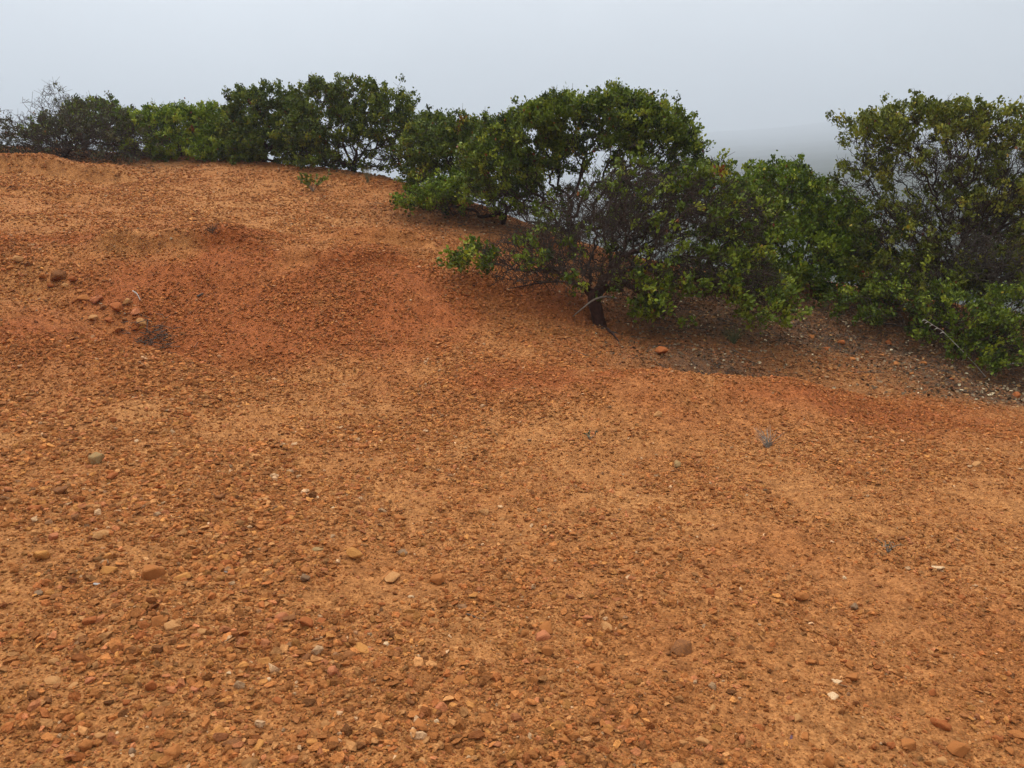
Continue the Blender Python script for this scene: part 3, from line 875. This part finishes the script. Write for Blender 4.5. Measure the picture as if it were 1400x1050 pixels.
# gravel: far too many pieces to count
def gravel():
    pts, siz, dens_total = [], [], 0
    rr = np.random.default_rng(5)
    zones = ((.8, 1.55, 5000, .0085), (1.55, 3.2, 11500, .0066), (3.2, 5.2, 7500, .0082), (5.2, 7.2, 5000, .0102), (7.2, 10, 2700, .0135), (10, 14, 1250, .018), (14, 18.5, 520, .024))
    for (y0, y1, dn, smin) in zones:
        half = y1 * .72 + 1.8
        n = int(dn * (y1 - y0) * 2 * half)
        x = rr.uniform(-half, half, n); y = rr.uniform(y0, y1, n)
        ok = np.abs(x) < y * .70 + .3 + 1.5 * rr.random(n) ** .6
        clump = fbm(x, y, .55, 3, 131) * 1.7 + fbm(x, y, 1.9, 3, 139) * .5 + fbm(x, y, .16, 2, 137) * .8
        ok &= rr.random(n) < np.clip(.85 + clump, .35, 1)
        x, y, clump = x[ok], y[ok], clump[ok]
        u = rr.random(len(x))
        s = np.minimum(smin * u ** (-1 / 2.4), .042)
        coarse = np.clip(1.0 - .34 * x / y, .78, 1.24) * np.clip(1 + clump * .5, .75, 1.4)
        pts.append(np.stack([x, y], 1)); siz.append(s * coarse * (1 + .55 * gauss(x, y, 3.7, 8.2, .9, .6)))
    xy = np.concatenate(pts); s = np.concatenate(siz)
    x, y = xy[:, 0], xy[:, 1]
    n = len(x)
    e = .05
    z = ground_z(x, y)
    zx = (base_z(x + e, y) - base_z(x - e, y)) / (2 * e); zy = (base_z(x, y + e) - base_z(x, y - e)) / (2 * e)
    z = z + s * .12
    rot = np.stack([np.arctan(zy) + rr.normal(0, .22, n), -np.arctan(zx) + rr.normal(0, .22, n), rr.uniform(0, 6.28, n)], 1)
    # colours: each pebble its own
    base = np.array([PAL['orange_brown'], PAL['rust'], PAL['tan'], PAL['ochre'], PAL['dark_brown'], PAL['salmon'], PAL['cream'], PAL['grey']])
    w = np.array([.45, .14, .13, .11, .09, .06, .014, .006])
    c = base[rr.choice(len(w), n, p=w / w.sum())]
    soil = np.array(SOIL) * 1.12
    c = (c * .62 + soil * .38) * 1.02
    red = redness(x, y)[:, None]
    c = c * (1 - .62 * red) + (np.array(SOIL_RED) * 1.1 * .7 + c * .3) * .62 * red
    c = c * np.clip(np.exp(rr.normal(0, .27, (n, 1))), .45, 1.5)
    li = litter(x, y)[:, None]
    c = c * (1 - .6 * li) + np.array((.10, .066, .045)) * .6 * li
    src = bpy.data.collections.new('gravel_source')
    for k in range(14):
        me = rock_mesh('pebble', 900 + k, .42 + .055 * (k % 7), 18 if k % 3 == 0 else 12, M_PEBBLE)
        src.objects.link(bpy.data.objects.new('pebble_source', me))
    me = bpy.data.meshes.new('gravel')
    me.vertices.add(n); me.vertices.foreach_set('co', np.stack([x, y, z], 1).astype(np.float32).ravel())
    a = me.attributes.new('turn', 'FLOAT_VECTOR', 'POINT'); a.data.foreach_set('vector', rot.astype(np.float32).ravel())
    a = me.attributes.new('pebble_colour', 'FLOAT_VECTOR', 'POINT'); a.data.foreach_set('vector', c.astype(np.float32).ravel())
    a = me.attributes.new('pebble_size', 'FLOAT', 'POINT'); a.data.foreach_set('value', s.astype(np.float32))
    o = bpy.data.objects.new('gravel', me); COL.objects.link(o)
    ng = bpy.data.node_groups.new('scatter_gravel', 'GeometryNodeTree')
    ng.interface.new_socket('Geometry', in_out='INPUT', socket_type='NodeSocketGeometry')
    ng.interface.new_socket('Geometry', in_out='OUTPUT', socket_type='NodeSocketGeometry')
    gi, go = ng.nodes.new('NodeGroupInput'), ng.nodes.new('NodeGroupOutput')
    mp = ng.nodes.new('GeometryNodeMeshToPoints')
    ip = ng.nodes.new('GeometryNodeInstanceOnPoints')
    ci = ng.nodes.new('GeometryNodeCollectionInfo')
    ci.inputs['Collection'].default_value = src
    ci.inputs['Separate Children'].default_value = True
    ci.inputs['Reset Children'].default_value = True
    ip.inputs['Pick Instance'].default_value = True
    def attr(nm, t):
        q = ng.nodes.new('GeometryNodeInputNamedAttribute'); q.data_type = t; q.inputs['Name'].default_value = nm
        return q.outputs['Attribute']
    ri = ng.nodes.new('FunctionNodeRandomValue'); ri.data_type = 'INT'
    ri.inputs[4].default_value = 0; ri.inputs[5].default_value = 13
    l = ng.links
    l.new(gi.outputs[0], mp.inputs[0]); l.new(mp.outputs[0], ip.inputs['Points'])
    l.new(ci.outputs[0], ip.inputs['Instance']); l.new(ri.outputs[2], ip.inputs['Instance Index'])
    e2r = ng.nodes.new('FunctionNodeEulerToRotation')
    l.new(attr('turn', 'FLOAT_VECTOR'), e2r.inputs[0]); l.new(e2r.outputs[0], ip.inputs['Rotation'])
    l.new(attr('pebble_size', 'FLOAT'), ip.inputs['Scale'])
    l.new(ip.outputs[0], go.inputs[0])
    md = o.modifiers.new('scatter', 'NODES'); md.node_group = ng
    tag(o, 'orange-brown angular gravel strewn over the whole slope', 'gravel', kind='stuff')
    print('gravel pieces', n)
gravel()

# ------------------------------------------------------------------ fallen leaves and twigs
def leaf_litter():
    rr = np.random.default_rng(17)
    n = 130000
    x = rr.uniform(-10, 8.5, n); y = rr.uniform(7.2, 17, n)
    ok = rr.random(n) < litter(x, y) ** 1.3 * np.where(y < 11.5, .85, .4) + .004
    x, y = x[ok], y[ok]; n = len(x)
    z = ground_z(x, y) + rr.uniform(.004, .02, n)
    d = unit(np.stack([rr.normal(size=n), rr.normal(size=n), rr.normal(0, .3, n)], 1))
    l = rr.uniform(.02, .045, n)
    V, F = leaves(np.stack([x, y, z], 1), d, l, l * rr.uniform(.25, .4, n), rr, .3)
    pal = np.array([(.36, .28, .17), (.21, .15, .09), (.12, .078, .045), (.30, .16, .06), (.065, .042, .025), (.52, .42, .26)])
    c = pal[rr.choice(6, n, p=(.08, .20, .29, .17, .22, .04))] * rr.uniform(.75, 1.2, (n, 1))
    o = obj_from('leaf_litter', V, F, M_CHIP, attrs={'chip_colour': np.repeat(c, 6, 0)})
    tag(o, 'dry grey and cream fallen leaves under the shrubs', 'leaf litter', kind='stuff')
    n = 900
    x = rr.uniform(-9, 8, n * 8); y = rr.uniform(7.2, 16, n * 8)
    ok = rr.random(n * 8) < litter(x, y) * .35
    x, y = x[ok], y[ok]; n = len(x)
    a = np.stack([x, y, ground_z(x, y) + .012], 1)
    t = rr.uniform(0, 6.28, n); l = rr.uniform(.06, .28, n)
    b2 = np.stack([x + np.cos(t) * l, y + np.sin(t) * l, np.zeros(n)], 1)
    b2[:, 2] = ground_z(b2[:, 0], b2[:, 1]) + rr.uniform(.01, .05, n)
    V, F = frusta(a, b2, np.full(n, .004), np.full(n, .002), 4)
    tag(obj_from('twig_litter', V, F, M_DEAD), 'thin dead grey twigs scattered under the shrubs', 'twigs', kind='stuff')
leaf_litter()

# ------------------------------------------------------------------ small plants, sticks and roots
def tuft(name, px, py, h, nbl, spread, mat, label, cat='grass'):
    p = hit(px, py)
    rr = np.random.default_rng(int(px * 7 + py))
    V, F = [], []
    for k in range(nbl):
        a = rr.uniform(0, 6.28); s = spread * rr.uniform(.3, 1)
        hh = h * rr.uniform(.5, 1.05)
        t = np.linspace(0, 1, 5)[:, None]
        q = np.array([math.cos(a), math.sin(a), 0]) * s * t ** 1.6 + np.array([0, 0, hh]) * t + rr.normal(size=3) * [.01, .01, 0]
        v, f = tube(q, np.linspace(.0028, .0010, 5), 3)
        o = sum(len(w) for w in V); V.append(v); F += [tuple(i + o for i in ff) for ff in f]
    root = empty(name, p - np.array([0, 0, .01])); tag(root, label, cat)
    tag(obj_from('blades', np.concatenate(V), F, mat, root), kind='stuff')
    return root

def seedling(name, px, py, h, w, nst, mat, leafmat, label, leaf=.03, nleaf=26, cat='plant'):
    p = hit(px, py)
    rr = np.random.default_rng(int(px * 3 + py))
    root = empty(name, p); tag(root, label, cat)
    LB, LD = [], []
    for k in range(nst):
        a = 2 * math.pi * k / nst + rr.uniform(-.4, .4); s = w * rr.uniform(.4, 1)
        t = np.linspace(0, 1, 6)[:, None]
        q = np.array([math.cos(a) * s, math.sin(a) * s, 0]) * t + np.array([0, 0, h * rr.uniform(.6, 1)]) * t ** .8 + rr.normal(size=(6, 3)) * .012 * t
        v, f = tube(q, np.linspace(.006, .002, 6) * min(1, .35 + h * 2), 5)
        obj_from('stem', v, f, mat, root)
        if nleaf:
            u = rr.uniform(.35, 1, nleaf)
            pos = np.stack([np.interp(u, t[:, 0], q[:, i]) for i in range(3)], 1)
            LB.append(pos); LD.append(unit(rr.normal(size=(nleaf, 3)) * .7 + [math.cos(a) * .5, math.sin(a) * .5, .7]))
    if nleaf:
        LB, LD = np.concatenate(LB), np.concatenate(LD)
        l = rr.uniform(.7, 1.2, len(LB)) * leaf
        V, F = leaves(LB, LD, l, l * .25, rr)
        tag(obj_from('foliage', V, F, leafmat, root, attrs={'tint': np.repeat(rr.uniform(.2, .85, len(LB)), 6)}), kind='stuff')
    return root

seedling('seedling_shrub', 428, 262, .30, .36, 11, M_GREYW, M_LEAF_OLIVE, 'small olive seedling shrub growing alone on the gravel below the ridge', .05, 34)
tuft('grass_tuft', 503, 250, .30, 40, .10, M_GRASS, 'tan dry grass tuft at the foot of the tallest ridge shrub')
tuft('grass_tuft', 1050, 612, .14, 34, .13, M_GREYW, 'small dry grey grass tuft alone on the smooth slope')
tuft('grass_tuft', 1003, 470, .20, 46, .16, M_GRASSG, 'olive grass tuft under the twiggy bank manzanita')
tuft('grass_tuft', 290, 317, .10, 26, .12, M_DEAD, 'dark dried tuft on top of the mound')
seedling('grey_sprig', 1214, 757, .09, .06, 4, M_GREYW, M_LEAF_GREY, 'tiny grey-blue sprig on the gravel slope', .014, 8)
seedling('dry_sprig', 806, 601, .07, .06, 5, M_GREYW, M_LEAF_GREY, 'tiny dried grey sprig near the red soil of the bank', .02, 4)

def stick(name, pts, r0, r1, mat, label, cat='stick', sides=6, parent=None):
    pts = np.asarray(pts, float)
    m = len(pts); tt = np.linspace(0, m - 1, (m - 1) * 5 + 1)
    sp = np.stack([np.interp(tt, np.arange(m), pts[:, i]) for i in range(3)], 1)
    for _ in range(3): sp[1:-1] = (sp[:-2] + sp[1:-1] * 2 + sp[2:]) / 4
    o0 = sp[0].copy()
    v, f = tube(sp - o0, np.linspace(r0, r1, len(sp)), sides, .06, 3)
    o = obj_from(name, v, f, mat, parent, smooth=True)
    o.location = o0 if parent is None else Vector(o0) - parent.location
    if label: tag(o, label, cat)
    return o

def gp(px, py, lift=.0):
    p = hit(px, py); p[2] += lift
    return p
def seen(px, py, d):
    return at(px, py, d)

# grey dead branch resting against the trunk, and exposed roots
tb = hit(822, 446)
stick('dead_branch', [gp(783, 434, .01), seen(797, 421, tb[1] - .15), seen(812, 409, tb[1] - .13), seen(830, 405, tb[1] - .10), seen(842, 408, tb[1] - .06)], .006, .016, M_GREYW,
      'bleached grey dead branch leaning across the dark manzanita trunk', 'branch')
stick('root', [gp(824, 448, .02), gp(836, 458, .03), gp(846, 468, .01)], .020, .006, M_BARK, None, parent=BANK_TREE)
stick('limb', [seen(812, 396, tb[1]), gp(770, 390, .05), gp(735, 392, .04), gp(690, 396, .0)], .014, .005, M_BARK, None, parent=BANK_TREE)
stick('pale_stick', [gp(1372, 502, .03), gp(1400, 500, .04), gp(1440, 503, .03)], .008, .005, M_PALE, 'bleached pale stick on dark litter under the sprawling shrub')
stick('pale_stick', [gp(182, 402, .03), gp(188, 408, .05), gp(192, 412, .01)], .007, .004, M_PALE, 'short bleached stick beside the washed-out gully')
stick('dark_stick', [gp(270, 408, .02), gp(278, 404, .02)], .012, .008, M_DEAD, 'short dark stick on the red face of the mound')
stick('dark_twig', [gp(638, 841, .006), gp(648, 845, .006), gp(656, 848, .006)], .0035, .0025, M_DEAD, 'thin dark twig bit lying on the open gravel', 'twig')
pA = gp(1350, 518)
stalk = empty('grass_stalk', pA); tag(stalk, 'single arching straw-coloured grass stalk against the sprawling shrub', 'grass')
q = np.array([seen(1350, 518, pA[1]), seen(1335, 500, pA[1]), seen(1312, 476, pA[1]), seen(1288, 452, pA[1]), seen(1266, 438, pA[1] - .05)]) - pA
v, f = tube(q, np.linspace(.005, .003, 5), 5); obj_from('stem', v, f, M_PALE, stalk)
for t_ in (.72, .8, .88, .95, 1.0):
    c = np.array([np.interp(t_ * 4, np.arange(5), q[:, i]) for i in range(3)])
    v, f = tube([c, c + [-.02, 0, .005], c + [-.045, 0, -.01]], [.002, .006, .001], 5); obj_from('seed_head', v, f, M_PALE, stalk)

# heap of dead twigs in the gully
c0 = hit(212, 466)
heap = empty('twig_heap', c0); tag(heap, 'heap of dark dead twigs caught in the washed-out gully', 'twigs')
rr = np.random.default_rng(3)
n = 90
ca = np.stack([rr.normal(0, .13, n), rr.normal(0, .08, n), np.zeros(n)], 1)
ca[:, 1] -= ca[:, 0] * .35
t = rr.uniform(0, 6.28, n); l = rr.uniform(.04, .16, n)
dv = np.stack([np.cos(t), np.sin(t), rr.normal(.15, .35, n)], 1) * l[:, None]
for arr in (ca,):
    arr[:, 2] = ground_z(arr[:, 0] + c0[0], arr[:, 1] + c0[1]) - c0[2] + rr.uniform(.01, .07, n)
V, F = frusta(ca - dv / 2, ca + dv / 2, np.full(n, .0045), np.full(n, .0022), 4)
tag(obj_from('twigs', V, F, M_DEAD, heap), kind='stuff')
M_YEL = wood_material('yellow_leaf', (.62, .52, .10), (.75, .66, .18))
yp = hit(196, 458); yp = yp + np.array([0, -.05, .07])
V, F = leaves(np.array([[0, 0, 0.]]), np.array([[.8, -.3, .5]]), np.array([.06]), np.array([.028]), rr, .15)
o = obj_from('yellow_leaf', V, F, M_YEL); o.location = yp
tag(o, 'single bright yellow fallen leaf on the twig heap', 'leaf')

# ------------------------------------------------------------------ fog over the valley
def haze():
    x0, x1, y0, y1, z0, z1 = -4500, 4500, -290, 4500, -62, 250
    V = [(x, y, z) for z in (z0, z1) for y in (y0, y1) for x in (x0, x1)]
    F = [(0, 2, 3, 1), (4, 5, 7, 6), (0, 1, 5, 4), (2, 6, 7, 3), (0, 4, 6, 2), (1, 3, 7, 5)]
    m = bpy.data.materials.new('fog'); m.use_nodes = True
    N, L = m.node_tree.nodes, m.node_tree.links
    N.clear()
    out = N.new('ShaderNodeOutputMaterial')
    v = N.new('ShaderNodeVolumePrincipled')
    v.inputs['Color'].default_value = (.70, .755, .83, 1)
    v.inputs['Density'].default_value = .00115
    v.inputs['Anisotropy'].default_value = .2
    L.new(v.outputs[0], out.inputs['Volume'])
    o = obj_from('haze', V, F, m)
    tag(o, 'grey fog hanging over the valley', 'fog', kind='stuff')
haze()
